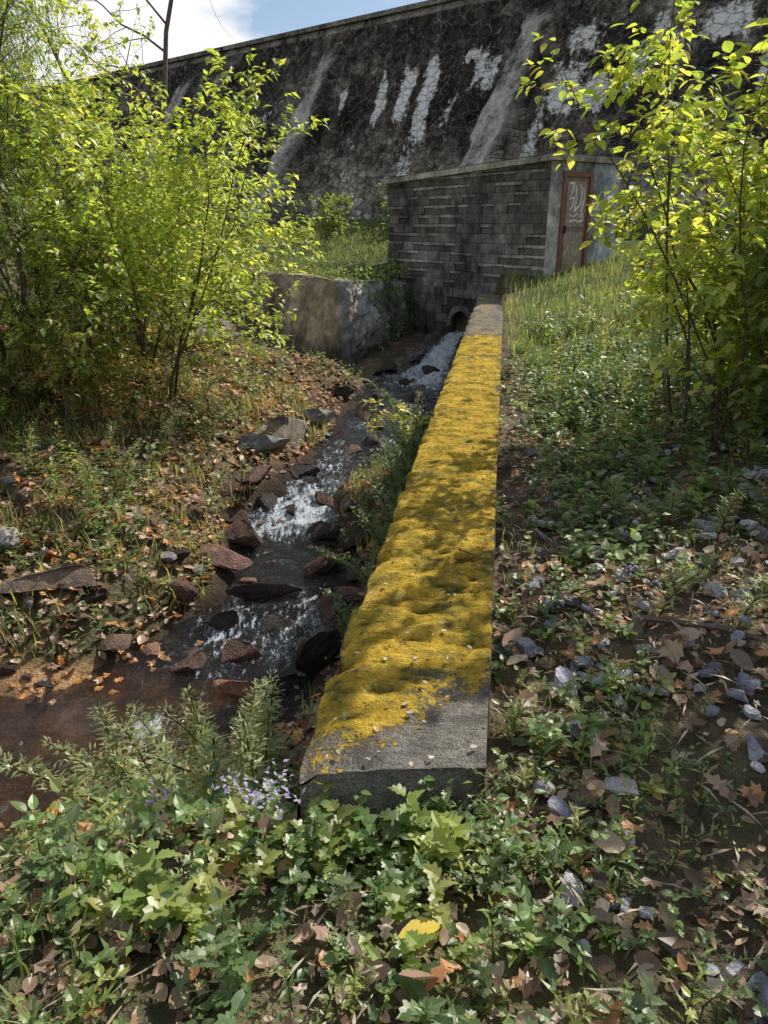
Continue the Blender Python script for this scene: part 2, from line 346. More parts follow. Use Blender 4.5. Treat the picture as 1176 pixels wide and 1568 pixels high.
# ------------------------------------------------------------------ dam
ss=np.arange(-45,45,.12);zz=np.linspace(0,9.54,110)
S,Zd=np.meshgrid(ss,zz)
off=(9.54-Zd)/9.54*4.2
conc=np.zeros_like(S)
for sb in (-32.7,-22.7,-12.9,-2.6,7.5,17.5,27.5):
    hw=.42+.16*(1-Zd/9.5)+.3*(fbm(Zd*1.2,S*0+sb,66)-.5)
    b=sm((hw+.14-np.abs(S-sb))/.16)
    prot=np.clip((8.6-Zd)/8.6,0,1)*2.7
    off=off+b*prot
    conc=np.maximum(conc,sm((hw+.05-np.abs(S-sb))/.12)*sm((8.7-Zd)/.6)*1.)
conc=np.maximum(conc,(Zd>9.25)*.6)
off=off+(fbm(S*1.5,Zd*1.5,60)-.5)*.35*(Zd<9.2)
ef=np.full_like(S,-.05)
for (s0,z0,sw,sh,a) in [(1.0,6.2,.32,1.2,.7),(2.2,6.3,.42,1.1,.85),(3.4,5.9,.45,1.9,.8),(5.6,7.0,.35,.8,.65),(6.1,6.7,.45,.8,.7),(5.2,7.4,.9,.35,.55),(9.4,5.9,.75,1.0,.75),(10.6,5.6,.6,.8,.7),(9.6,7.3,.8,.7,.6),
    (14.2,7.2,1.,.6,.65),(12.5,7.2,.7,.8,.55),(-1.2,6.3,.3,.8,.5),(3.0,3.6,.7,1.5,.38),(0,4,.6,1.5,.32),(-6,6,.7,.5,.35),(16,6,.7,1,.55),(8.6,4.6,.35,1.6,.5),(11.8,6.4,.5,1.2,.55),(4.6,5.0,.3,1.2,.4),(-4.2,5.2,.4,1.4,.4)]:
    dx=(S-s0+.4*(fbm(Zd*1.5,S*1.5,67)-.5))/sw
    ef=np.maximum(ef,a*np.exp(-np.abs(dx)**3-np.abs((Zd-z0)/sh)**3))
ef=ef+.10*sm((4.5-Zd)/2.5)
P=np.stack([S,-off,Zd],-1).reshape(-1,3)
nS=len(ss);nZ=len(zz)
i=np.arange((nS-1)*(nZ-1));r=i//(nS-1);c=i%(nS-1);a=r*nS+c
F=np.stack([a,a+1,a+nS+1,a+nS],1)
extra=np.array([(-45,-.2,9.5),(45,-.2,9.5),(45,-.2,9.68),(-45,-.2,9.68),(45,3,9.68),(-45,3,9.68),(45,3,0),(-45,3,0)],float)
b=len(P);P=np.concatenate([P,extra]);F=np.concatenate([F,np.array([(0,1,2,3),(3,2,4,5),(5,4,6,7)])+b])
cc=np.concatenate([conc.ravel(),np.full(8,.5)]);ee=np.concatenate([ef.ravel(),np.full(8,.1)])
dam=build("stone_dam",P,F,None,M_dam,False,None,{"conc":cc,"efflo":ee,"low":np.concatenate([sm((6-Zd.ravel())/4),np.zeros(8)])})
dam.location=(0,36,-.1);dam.rotation_euler=(0,0,math.atan2(-.64,.77))

# ------------------------------------------------------------------ box builder
class MB:
    def __init__(s): s.c=Cloud()
    def box(s,o,ax,ay,az,col):
        o,ax,ay,az=[np.array(q,float) for q in (o,ax,ay,az)]
        V=[o,o+ax,o+ax+ay,o+ay,o+az,o+ax+az,o+ax+ay+az,o+ay+az]
        F=[(0,2,1),(0,3,2),(4,5,6),(4,6,7),(0,1,5),(0,5,4),(1,2,6),(1,6,5),(2,3,7),(2,7,6),(3,0,4),(3,4,7)]
        s.c.raw(V,F,col)
def v3(a,z=0): return np.array([a[0],a[1],z])
K=np.array([3.22,15.5]);dl=np.array([-.57,.82]);dl/=np.linalg.norm(dl);ol=np.array([-dl[1],dl[0]])
dd_=-ol; od=-dl
LEN=5.5;WID=1.95
ph=empty("pump_house",(0,0,0))
mb=MB()
roofz=lambda s:2.50-.20*s/LEN
mb.box(v3(K+dl*.03-ol*.03,-.05),v3(dl*(LEN-.06)),v3(-ol*(WID-.06)),(0,0,2.25),(.09,.083,.07))
r_=random.Random(3)
row=0;z=-.02
CH=.2
while z<2.5:
    s=-.2*(row%2)
    while s<LEN:
        a=max(s,0);b=min(s+.395,LEN);t=min(z+CH-.006,roofz(a))
        if b-a>.05 and t-z>.03:
            sp=float(fbm(a*.6+9,z*.9,120,2))
            wet=float(fbm(a*.8+2,z*.8,121,3))
            g=r_.uniform(.14,.22)*(.5+1.1*wet)
            spall=r_.random()<(.8 if sp>.5 else .15)
            lip=r_.uniform(.04,.07) if spall else 0
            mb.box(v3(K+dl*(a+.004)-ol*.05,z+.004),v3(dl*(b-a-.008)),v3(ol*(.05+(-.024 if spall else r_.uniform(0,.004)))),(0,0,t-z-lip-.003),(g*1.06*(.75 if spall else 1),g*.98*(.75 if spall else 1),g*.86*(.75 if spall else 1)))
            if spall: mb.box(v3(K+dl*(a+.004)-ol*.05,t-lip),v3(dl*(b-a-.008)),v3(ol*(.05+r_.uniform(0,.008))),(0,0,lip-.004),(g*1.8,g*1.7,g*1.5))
        s+=.4
    z+=CH;row+=1
mb.c.build("block_wall",M_mason,ph)
mb=MB();A=v3(K-dl*.12+ol*.10,2.50)
slope=np.array([dl[0]*(LEN+.24),dl[1]*(LEN+.24),-.21])
mb.box(A,slope,v3(-ol*(WID+.2)),(0,0,.11),(.40,.37,.29))
mb.box(A+np.array([0,0,.112])+v3(dl*.05-ol*.05),slope*.98,v3(-ol*(WID+.1)),(0,0,.02),(.12,.12,.09))
mb.c.build("roof_slab",M_mason,ph)
mb=MB()
def dbox(w0,w1,z0,z1,o0,o1,col,m=mb): m.box(v3(K+dd_*w0+od*o0,z0),v3(dd_*(w1-w0)),v3(od*(o1-o0)),(0,0,z1-z0),col)
gc=(.42,.40,.36)
dbox(-.02,.26,.1,2.49,-.03,.03,gc,mb);dbox(1.12,WID+.02,.1,2.49,-.03,.03,(.50,.52,.52),mb);dbox(.262,1.118,2.32,2.49,-.03,.028,gc,mb);dbox(.262,1.118,.1,.36,-.03,.05,(.3,.29,.26),mb)
dbox(1.45,1.58,.6,2.1,.031,.06,(.6,.64,.68),mb)
mb.c.build("concrete_facade",M_mason,ph)
mb=MB();fc=(.26,.11,.065)
dbox(.265,.345,.365,2.315,-.02,.06,fc,mb);dbox(1.035,1.115,.365,2.315,-.02,.06,fc,mb);dbox(.347,1.033,2.235,2.315,-.02,.06,fc,mb)
dbox(.35,1.03,.37,2.23,-.02,.015,(.28,.18,.13),mb)
for z0,z1 in ((.45,1.22),(1.32,2.15)):
    dbox(.42,.96,z0,z1,.016,.03,(.36,.28,.22),mb)
dbox(.37,.41,1.2,1.34,.03,.09,(.05,.05,.05),mb)
mb.c.build("metal_door",M_metal,ph)
def tube(pts,rad,col,cloud,k=5):
    pts=np.array(pts,float);n=len(pts);rad=np.broadcast_to(rad,n)
    T=np.gradient(pts,axis=0);T/=np.linalg.norm(T,axis=1)[:,None]+1e-9
    ref=np.array([.31,.11,.94]);ref2=np.array([1.,.1,0])
    A=np.cross(T,ref);bad=np.linalg.norm(A,axis=1)<.2;A[bad]=np.cross(T[bad],ref2);A/=np.linalg.norm(A,axis=1)[:,None];B=np.cross(T,A)
    an=np.arange(k)*TAU/k
    V=(pts[:,None]+rad[:,None,None]*(np.cos(an)[None,:,None]*A[:,None]+np.sin(an)[None,:,None]*B[:,None])).reshape(-1,3)
    i=np.arange((n-1)*k);r=i//k;c=i%k;c2=(c+1)%k
    F=np.concatenate([np.stack([r*k+c,r*k+c2,(r+1)*k+c2],1),np.stack([r*k+c,(r+1)*k+c2,(r+1)*k+c],1)])
    cloud.raw(V,F,col)
gcl=Cloud()
def dpt(w,z): return v3(K+dd_*w+od*.032,z)
def stroke(pts_,col,r): 
    P=[dpt(*p) for p in pts_];Q=[]
    for i in range(len(P)-1):
        for t in np.linspace(0,1,4,endpoint=False): Q.append(P[i]+(P[i+1]-P[i])*t)
    Q.append(P[-1]);tube(Q,r,col,gcl,4)
W_=(.85,.83,.8)
stroke([(.47,2.1),(.60,2.12),(.56,1.98),(.50,1.82),(.62,1.86),(.60,1.7),(.50,1.62)],W_,.017)
stroke([(.66,2.08),(.68,1.8),(.66,1.6),(.74,1.68),(.82,1.72),(.84,1.95),(.78,2.1)],W_,.017)
stroke([(.88,2.05),(.92,1.85),(.86,1.62),(.92,1.45),(.80,1.40),(.66,1.44),(.52,1.40)],W_,.017)
stroke([(.50,1.55),(.62,1.50),(.74,1.56),(.84,1.50)],W_,.014)
stroke([(.55,1.35),(.58,1.1),(.66,1.0),(.76,1.05),(.8,1.2),(.86,1.12)],(.55,.55,.45),.009)
stroke([(.48,.8),(.56,.95),(.62,.75),(.7,.92),(.76,.72),(.84,.9),(.9,.8)],(.55,.6,.35),.012)
stroke([(.56,.62),(.70,.56),(.84,.64)],(.55,.6,.35),.012)
gcl.build("graffiti",M_metal,ph)
s0=2.48;rr=.36;zc=-.86
out=[(0,-2.2),(s0-rr,-2.2)]+[(s0+rr*math.cos(t),zc+rr*math.sin(t)) for t in np.linspace(math.pi,0,14)]+[(s0+rr,-2.2),(LEN,-2.2),(LEN,-.03),(0,-.03)]
V=[];n=len(out)
for o_ in (.02,-.6):
    for (s,z) in out: V.append(v3(K+dl*s+ol*o_,z))
me=bpy.data.meshes.new("culvert_foundation");faces=[tuple(range(n))[::-1],tuple(range(n,2*n))]+[(i,(i+1)%n,(i+1)%n+n,i+n) for i in range(n)]
me.from_pydata([tuple(q) for q in V],[],faces)
ca=me.color_attributes.new("Col","FLOAT_COLOR","POINT");ca.data.foreach_set("color",np.tile([.10,.095,.085,1],2*n).astype(np.float32))
me.materials.append(M_mason);o=link(bpy.data.objects.new("culvert_foundation",me));o.parent=ph
mb=MB()
for k in range(16):
    t=math.pi*(k+.08)/16;t2=math.pi*(k+.92)/16
    p=[(s0+q*math.cos(a_),zc+q*math.sin(a_)) for a_ in (t,t2) for q in (rr+.01,rr+.13)]
    P=[v3(K+dl*s+ol*o_,z) for o_ in (.01,.07) for s,z in p]
    mb.c.raw(P,[(4,5,7),(4,7,6),(0,2,3),(0,3,1),(0,1,5),(0,5,4),(2,6,7),(2,7,3),(1,3,7),(1,7,5),(0,4,6),(0,6,2)],(.30,.29,.26))
z=-2.2;row=0
while z<-.1:
    s=-.2*(row%2)
    while s<LEN:
        a=max(s,0);b=min(s+.395,LEN);cx=(a+b)/2
        ok=not (abs(cx-s0)<rr+.3 and z<zc+rr+.12)
        if ok and b-a>.05:
            g=r_.uniform(.18,.30);mb.box(v3(K+dl*(a+.004),z+.004),v3(dl*(b-a-.01)),v3(ol*(.045+r_.random()*.012)),(0,0,.19),(g,g*.97,g*.9))
        s+=.4
    z+=.2;row+=1
mb.c.build("foundation_blocks",M_mason,ph)

# ------------------------------------------------------------------ old abutment (one continuous wall with a rounded corner)
pl=np.array([(-4.6,20.9,.32),(-1.15,16.1,.28),(-.95,15.86,.28),(-.78,15.92,.27),(-.66,16.2,.26),(.80,19.9,.04)])
seg=np.hypot(*(np.diff(pl[:,:2],axis=0).T));cs=np.concatenate([[0],np.cumsum(seg)]);Ln=cs[-1]
na=260;s=np.linspace(0,Ln,na);px_=np.interp(s,cs,pl[:,0]);py_=np.interp(s,cs,pl[:,1]);zt=np.interp(s,cs,pl[:,2])
tx,ty=np.gradient(px_),np.gradient(py_)
ker=np.ones(9)/9;tx=np.convolve(np.pad(tx,4,'edge'),ker,'valid');ty=np.convolve(np.pad(ty,4,'edge'),ker,'valid');tl_=np.hypot(tx,ty);nx_,ny_=ty/tl_,-tx/tl_
prof=[(0,t) for t in np.linspace(0,1,54)]+[(.5*t,1) for t in (.1,.3,.6,1)]+[(.5,.6)]
pr=np.array(prof);S,Q=np.meshgrid(s,np.arange(len(prof)),indexing='ij');O=pr[Q,0];T=pr[Q,1];zb=-1.9
Z=zb+(zt[:,None]-zb)*T
rgh=np.where(S>cs[3],1.2,.4)
nz=(fbm(S*2.3,Z*2.3,70)-.5)*.2*rgh+(fbm(S*7,Z*7,71,4)-.5)*.2*rgh
O2=O+np.where(O<.01,nz-.22*(1-T)+.05*sm((T-.93)/.07),0);Z=Z+np.where(T>.97,(fbm(S*2.2,O*4,72)-.5)*.12,0)
P=np.stack([px_[:,None]-nx_[:,None]*O2,py_[:,None]-ny_[:,None]*O2,Z],-1).reshape(-1,3)
m_=len(prof);i=np.arange((na-1)*(m_-1));r=i//(m_-1);c=i%(m_-1);a=r*m_+c
F=np.stack([a,a+1,a+m_+1,a+m_],1)
cc=np.where((S.ravel()<cs[2])[:,None],np.array([.38,.30,.21]),np.array([.42,.39,.34]))*(.4+1.2*fbm(S.ravel()*1.2,Z.ravel()*1.5,75))[:,None]
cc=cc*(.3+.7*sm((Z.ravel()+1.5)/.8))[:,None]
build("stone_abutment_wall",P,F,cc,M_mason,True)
stp=Cloud()
for k in range(8):
    stp.add(rocksH[k%4],[(-4.5+.25*k,17.7-.55*k+.3,-.42-.13*k)],R(1,-.3,.3)+.9,0,0,np.array([[1.7,.9,.35]]),[.16,.155,.15])
stp.build("stone_steps",M_wet)

# ------------------------------------------------------------------ rocks
rk=Cloud()
def rock(x,y,sx,sy,sz,yaw,col,dz=0,t=None,pitch=0):
    z=float(H(x,y)) ; d,zs,w,f=stream(np.array([x]),np.array([y]));z=max(z,float(zs[0])-.06)+dz
    rk.add(rocksH[random.randrange(4)] if t is None else t,[(x,y,z)],yaw,pitch,random.uniform(-.15,.15),np.array([[sx,sy,sz]])*1.3,col)
red=(.20,.11,.08);drk=(.05,.038,.032);tan=(.32,.26,.20);gry=(.25,.245,.24);rb=(.13,.07,.05)
rock(-1.55,6.3,.55,.34,.18,.3,(.24,.13,.095),.12);rock(-1.05,4.6,.38,.25,.18,-.2,(.33,.15,.09),.08);rock(-.5,5.0,.38,.46,.46,.3,drk,.03)
rock(-.6,6.5,.44,.36,.32,.6,rb,.02);rock(-1.05,5.92,.6,.2,.2,.1,drk,.07);rock(-.3,6.9,.34,.4,.34,0,drk);rock(-1.65,7.6,.4,.5,.3,.2,rb);rock(-1.5,8.3,.34,.7,.24,-.4,rb)
rock(-1.3,9.5,.5,1.7,.55,-.5,tan,.05);rock(-1.5,8.9,.4,.8,.4,-.4,gry,.02);rock(-1.0,10.6,.4,.9,.4,-.3,gry,.0)
rock(-2.75,5.5,1.0,.55,.22,.15,(.27,.19,.14),.02);rock(-2.2,5.15,.45,.28,.16,-.3,(.22,.14,.10),.0);rock(-3.4,6.0,.36,.34,.3,.2,(.38,.34,.32),.03);rock(-3.3,5.0,.7,.3,.16,.1,(.22,.14,.11),.02)
rock(-3.0,5.0,.14,.26,.26,.2,(.28,.15,.12),.06)
rock(-1.95,5.2,.28,.2,.14,0,(.3,.16,.11),.02);rock(.45,10.9,.25,.35,.22,0,drk);rock(-.75,12.4,.5,.6,.35,0,drk);rock(0,14.9,.5,.5,.35,0,drk,.0);rock(1.35,13.6,.25,.4,.35,0,drk)
for (a_,b_,s_,c_) in [(-.05,9.2,.28,drk),(-.4,7.6,.3,drk),(-1.0,8.75,.24,drk),(-.72,7.95,.28,rb),(-1.3,8.0,.26,drk),(-.65,7.2,.28,drk),(-1.45,7.0,.34,rb),(-.5,5.7,.3,rb),(-1.35,5.55,.3,drk),(-.85,5.45,.24,drk),(-1.15,5.1,.24,rb),(-.75,4.7,.3,drk),(-1.5,5.0,.28,rb),(-.25,10.0,.3,drk),(-.5,9.6,.26,rb),(.2,11.3,.34,drk),(-.35,11.5,.34,rb),(.5,12.5,.34,drk),(-.1,12.9,.34,drk),(.9,14.6,.26,drk),(.45,14.0,.3,drk),(-.25,6.2,.3,drk),(-.1,5.4,.32,drk),(-.85,8.5,.2,drk),(-1.05,7.75,.2,drk),(-.15,10.8,.24,rb),(.1,12.2,.26,rb),(.75,15.4,.3,drk),(-1.6,5.6,.28,drk),(-1.75,5.9,.3,rb)]:
    rock(a_,b_,s_*random.uniform(.9,1.5),s_,s_*random.uniform(.6,1.),random.uniform(0,3),c_,.04)
n=1900
x=R(n,-6.5,1.3);y=R(n,2.6,14.5);d,zs,w,f=stream(x,y);k=(d>-.45)&(d<2.6)&(rng.random(n)<np.exp(-np.clip(d,0,9)*.8)*.8*np.where(d<0,.45,1))&((x-xl(y))<-.1)&~((y<3.6))
x,y=x[k],y[k];s=R(len(x),.06,.28)*R(len(x),.4,1.)
zr=np.maximum(H(x,y)+.01,stream(x,y)[1]-.03)
for j in range(6):
    q=np.arange(len(x))%6==j
    rk.add(rocks[j],np.stack([x[q],y[q],zr[q]],1),R(q.sum(),0,TAU),0,R(q.sum(),-.3,.3),np.stack([s[q]*1.5,s[q]*1.1,s[q]*.7],1),pal([red,rb,drk,drk,tan,gry],q.sum()))
rk.build("stream_rocks",M_rock)
gv=Cloud();n=1500
x=R(n,.3,3.6);y=R(n,.7,4.8);k=(fbm(x*1.1+3,y*1.1,90,2)>.34)&(x-xl(y)>WW+.15)&(rng.random(n)<.85);x,y=x[k],y[k];s=R(len(x),.015,.07)
big=rng.random(len(x))<.13;s=s*np.where(big,1.6,1)
for j in range(6):
    q=np.arange(len(x))%6==j
    gv.add(rocks[j],np.stack([x[q],y[q],H(x[q],y[q])+s[q]*.4],1),R(q.sum(),0,TAU),R(q.sum(),-.5,.5),R(q.sum(),-.5,.5),np.stack([s[q]*1.7,s[q]*1.3,s[q]*1.],1),pal([(.38,.39,.43),(.50,.50,.53),(.26,.27,.30),(.60,.58,.58)],q.sum()))
gv.build("gravel_stones",M_rock)

# ------------------------------------------------------------------ dead leaf litter
dl_=Cloud()
brown=[(.26,.16,.10),(.38,.26,.17),(.42,.21,.09),(.11,.065,.04),(.31,.20,.14),(.46,.35,.25)]
def litter_(n,x0,x1,y0,y1,s0,s1,cond,cols=brown,lift=.015):
    x=R(n,x0,x1);y=R(n,y0,y1);k=cond(x,y);x,y=x[k],y[k]
    z=H(x,y)+lift
    for j,tm in enumerate((maple,oakl,curled,curled)):
        q=np.arange(len(x))%4==j;m_=q.sum()
        dl_.add(tm,np.stack([x[q],y[q],z[q]+R(m_,0,.03)],1),R(m_,0,TAU),R(m_,-.6,.6),R(m_,-.7,.7),R(m_,s0,s1),pal(cols,m_,.35))
offw=lambda x,y:((x-xl(y))>WW+.02)|((x-xl(y))<-.05)|(y<1.5)
litter_(3600,-.8,3.,.5,3.2,.02,.07,lambda x,y:offw(x,y)&((y<1.5)|(x-xl(y)>WW)))
litter_(170,-.1,3.,.7,3.2,.08,.11,lambda x,y:offw(x,y)&((y<1.4)|(x-xl(y)>WW)),lift=.05)
litter_(3500,.3,5,3,8,.03,.085,lambda x,y:(x-xl(y)>WW)&(rng.random(len(x))<.6))
def lb(x,y):
    d=stream(x,y)[0];return (x<xl(y)-.1)&(d>.05)&(y<yb(x))
litter_(18000,-7.5,0,3.2,13.5,.05,.12,lb,brown+[(.58,.25,.06),(.44,.30,.20),(.52,.36,.25),(.60,.30,.10)])
litter_(1500,-2.6,0,1.,3.0,.03,.08,lambda x,y:(x<xl(y)-.05)&(stream(x,y)[0]>0))
n=5200;x=R(n,-1.6,4.);y=R(n,.6,7)**1.;k=offw(x,y)&((x>xl(y))|(y<1.8));x,y=x[k],y[k];n=len(x);s=R(n,.03,.13)
dl_.add(narrow,np.stack([x,y,H(x,y)+.03],1),R(n,0,TAU),R(n,-.25,.25),R(n,-.4,.4),np.stack([s*0+.035,s,s],1),pal([(.42,.34,.24),(.28,.2,.13),(.5,.43,.32)],n))
n=260;y=1.6+R(n,0,9)*R(n,.1,1);x=xl(y)+R(n,.03,WW-.03)
dl_.add(curled,np.stack([x,y,np.full(n,.014)],1),R(n,0,TAU),R(n,-.2,.2),R(n,-.2,.2),R(n,.010,.026),pal([(.42,.33,.24),(.25,.14,.08),(.5,.42,.3)],n))
n=260;x=R(n,-3.5,-1);y=R(n,3.2,5.3);d=stream(x,y)[0];k=(d>-.4)&(d<.15)
dl_.add(maple,np.stack([x[k],y[k],np.full(k.sum(),-1.84)],1),R(k.sum(),0,TAU),0,0,R(k.sum(),.05,.09),pal([(.52,.22,.05),(.35,.18,.07)],k.sum()))
dl_.build("fallen_leaves",M_dead)
yl=Cloud();yl.add(ovate2,[(.12,1.16,-.05)],1.9,.15,.3,np.array([[.11,.10,.08]]),(.60,.45,.07));yl.build("yellow_fallen_leaf",M_dead)

# ------------------------------------------------------------------ ground cover
def plants(cl,x,y,h0,h1,nl,ls0,ls1,tms,cols,lean=.08,stem=(.07,.10,.03),z=None,up=(.0,.7)):
    n=len(x);z=H(x,y) if z is None else z;h=R(n,h0,h1)
    lx,ly=rng.normal(0,lean,n),rng.normal(0,lean,n)
    base=np.stack([x,y,z-.02],1);tip=base+np.stack([lx,ly,h],1)
    pc=pal(cols,n,.25);szf=R(n,.6,1.25)
    for k in range(nl):
        t=(k+.6+R(n,-.3,.3))/nl;t=.2+.8*t
        p=base+(tip-base)*t[:,None];yaw=k*2.4+R(n,0,1.2)
        sc=R(n,ls0,ls1)*(1.15-.45*t)*szf
        cl.add(tms[k%len(tms)],p,yaw,R(n,*up)*1.,R(n,-.35,.35),sc,pc*(.8+.45*R(n)[:,None]))
    for a in (0,TAU/3,2*TAU/3):
        o1=np.outer(np.full(n,.003),[math.cos(a),math.sin(a),0]);o2=np.outer(np.full(n,.003),[math.cos(a+2.1),math.sin(a+2.1),0])
        V=np.stack([base+o1,base+o2,tip],1).reshape(-1,3);F=np.arange(3*n).reshape(-1,3)
        cl.raw(V,F,stem)
G=[(.13,.21,.06),(.16,.25,.07),(.09,.155,.05),(.19,.27,.09),(.15,.20,.09)]
GY=[(.28,.32,.08),(.21,.28,.07),(.36,.35,.11)]
gcv=Cloud()
def pts(n,x0,x1,y0,y1,cond): 
    x=R(n,x0,x1);y=R(n,y0,y1);k=cond(x,y);return x[k],y[k]
notwall=lambda x,y:(~((y>1.50)&(x>xl(y)-.04)&(x<xl(y)+WW+.04)))
x,y=pts(330,-1.7,.7,.75,2.2,lambda x,y:notwall(x,y)&(fbm(x*2,y*2,95,2)>.40)&((x<.4)|(rng.random(len(x))<.5)))
plants(gcv,x,y,.06,.17,9,.03,.062,[lobed,serr,lobed],G+GY[:2])
x,y=pts(34,-.6,.15,1.1,1.5,notwall)
plants(gcv,x,y,.10,.20,9,.06,.085,[lobed,serr],G[:2]+GY[:2])
x,y=pts(520,-1.7,.9,.75,2.2,lambda x,y:notwall(x,y))
plants(gcv,x,y,.05,.16,9,.018,.042,[ovate2,ovate],G+GY)
x,y=pts(260,-1.7,.9,.8,2.2,lambda x,y:notwall(x,y))
plants(gcv,x,y,.10,.24,16,.025,.055,[narrow],GY+G[:2],up=(.2,1.))
x,y=pts(70,-.3,.45,1.36,1.52,lambda x,y:x<9)
plants(gcv,x,y,.08,.18,8,.03,.05,[lobed,ovate2],G+GY[:1])
x,y=pts(420,.3,3.2,.75,3.6,lambda x,y:(x>xl(y)+WW+.04)&(fbm(x*1.6,y*1.6,96,2)>.5))
plants(gcv,x,y,.05,.14,8,.025,.05,[lobed,serr,ovate2],G)
x,y=pts(560,.3,3.2,.75,3.6,lambda x,y:(x>xl(y)+WW+.04)&(fbm(x*1.6+7,y*1.6,96,2)>.42))
plants(gcv,x,y,.03,.12,8,.013,.034,[ovate],G+GY)
x,y=pts(1000,.4,3,1.7,9,lambda x,y:(x>xl(y)+WW+.03)&(x<xl(y)+WW+.55))
plants(gcv,x,y,.06,.20,8,.035,.065,[ovate2,serr],G+GY)
x,y=pts(4200,.8,6.5,2.8,10.5,lambda x,y:(x>xl(y)+WW+.3)&(fbm(x*1.3,y*1.3,97,2)>.35))
plants(gcv,x,y,.08,.28,8,.045,.09,[ovate,ovate,serr],G)
x,y=pts(700,1.0,6.5,4.2,11,lambda x,y:(x>xl(y)+WW+.45)&(fbm(x*1.3,y*1.3,94,2)>.45))
plants(gcv,x,y,.3,.55,16,.06,.11,[ovate,ovate2,narrow],G+GY,up=(-.2,.8))
x,y=pts(800,-1.9,0,1.2,3.2,lambda x,y:(x<xl(y)-.05)&(stream(x,y)[0]>.15))
plants(gcv,x,y,.08,.20,9,.035,.07,[lobed,narrow,ovate2],G+GY)
x,y=pts(3600,-8,0,4.5,14,lambda x,y:(x<xl(y)-.1)&(stream(x,y)[0]>.12)&(fbm(x*1.1,y*1.1,98,2)>.44)&(y<yb(x)))
plants(gcv,x,y,.08,.3,8,.05,.10,[ovate,narrow],G+GY)
x,y=pts(260,-5.5,-1.6,5.5,10,lambda x,y:(stream(x,y)[0]>.4)&(fbm(x*1.1,y*1.1,93,2)>.46))
plants(gcv,x,y,.3,.55,16,.06,.11,[ovate,ovate2,narrow],G+GY,up=(-.2,.8))
x,y=pts(900,-1,2,4,10,lambda x,y:(x<xl(y)-.03)&(x>xl(y)-1.0)&(stream(x,y)[0]>.12))
plants(gcv,x,y,.12,.35,9,.05,.09,[ovate,narrow],G[:3])
x,y=pts(1500,-6,1.5,15,26,lambda x,y:(y>yb(x)+.2)&(fbm(x*.6,y*.6,99,2)>.40))
plants(gcv,x,y,.1,.35,8,.09,.16,[ovate],[(.16,.20,.08),(.10,.15,.06),(.22,.22,.1)])
n=900;t=.15+.85*R(n)**.8;x=-.70+1.5*t;y=16.1+3.7*t;z=R(n,-1.5,.05);kk=fbm(t*4,z*2,88,3)>.42;x,y,z,t=x[kk],y[kk],z[kk],t[kk];n=len(x)
gcv.add(ovate,np.stack([x+.12+.15*(-z)/1.5+R(n,0,.12),y-.08,z],1),R(n,0,TAU),R(n,-.9,.2),R(n,-.5,.5),R(n,.07,.16),pal(G,n))
n=1000;t=R(n);q=t*Ln;x=np.interp(q,cs,pl[:,0]);y=np.interp(q,cs,pl[:,1]);kk=fbm(q*1.3,q*0,89,2)>.38;x,y=x[kk],y[kk];n=len(x)
gcv.add(ovate,np.stack([x+R(n,-.05,.3),y+R(n,.05,.35),.26+R(n,-.1,.24)],1),R(n,0,TAU),R(n,-.9,.7),R(n,-.5,.5),R(n,.07,.14),pal(G+GY,n))
gcv.build("groundcover_plants",M_ground_leaf)

# feathery spires
mg=Cloud()
def spire(x,y,h,lean,cols,n=120,z=None):
    z=float(H(x,y)) if z is None else z
    t=np.sort(R(n,.12,1));ax=np.array([lean[0],lean[1],h]);bend=np.array([lean[0]*.8,lean[1]*.8,-.06])
    p=np.array([x,y,z])+np.outer(t,ax)+np.outer(t**2.5,bend)
    rad=.15*h*(1-t)**.6+.025
    yaw=R(n,0,TAU)
    mg.add(narrow,p,yaw,R(n,.1,.9),R(n,-.4,.4),np.stack([rad*1.1,rad,rad],1),pal(cols,n))
    m_=n*2;t=R(m_,.25,1);p=np.array([x,y,z])+np.outer(t,ax)+np.outer(t**2.5,bend);ya=R(m_,0,TAU);rr=(.15*h*(1-t)**.6+.02)*R(m_,.3,1)
    p=p+np.stack([np.sin(ya)*-rr,np.cos(ya)*rr,rr*.4],1)
    mg.add(narrow,p,ya+R(m_,-.7,.7),R(m_,0,.9),R(m_,-.4,.4),R(m_,.02,.04),pal(cols,m_))
    tube([np.array([x,y,z])+ax*q+bend*q**2.5 for q in np.linspace(0,1,6)],.004,(.1,.09,.05),mg,3)
MGc=[(.34,.36,.17),(.26,.31,.13),(.42,.40,.22),(.16,.22,.09)]
r_=random.Random(11)
for k in range(18):
    a=r_.uniform(-.95,-.15);b=r_.uniform(2.1,3.0)
    spire(a,b,r_.uniform(.4,.75),(r_.uniform(-.3,.12),r_.uniform(-.1,.1)),MGc,110)
for (a,b,h,lx) in [(-1.15,2.9,.7,-.25),(-1.0,3.1,.85,-.15),(-.75,3.2,.9,.1),(-.85,3.0,.9,-.05),(-.6,2.9,.85,.05)]: spire(a,b,h,(lx,0),MGc,120)
for k in range(26):
    b=r_.uniform(4.6,8.2);a=float(xl(b))-r_.uniform(.12,.45)
    spire(a,b,r_.uniform(.5,.95),(r_.uniform(-.3,.0),r_.uniform(-.1,.1)),[(.14,.20,.07),(.19,.25,.10),(.10,.15,.055)],100)
for k in range(24):
    b=r_.uniform(6.5,10.5);a=r_.uniform(-3.6,-1.7)
    spire(a,b,r_.uniform(.35,.75),(r_.uniform(-.1,.2),0),MGc,90)
for k in range(14):
    a=r_.uniform(.9,2.3);b=r_.uniform(1.5,4)
    spire(a,b,r_.uniform(.15,.32),(r_.uniform(-.1,.1),0),MGc[:2],60)
mg.build("mugwort_plants",M_ground_leaf)
fl=Cloud()
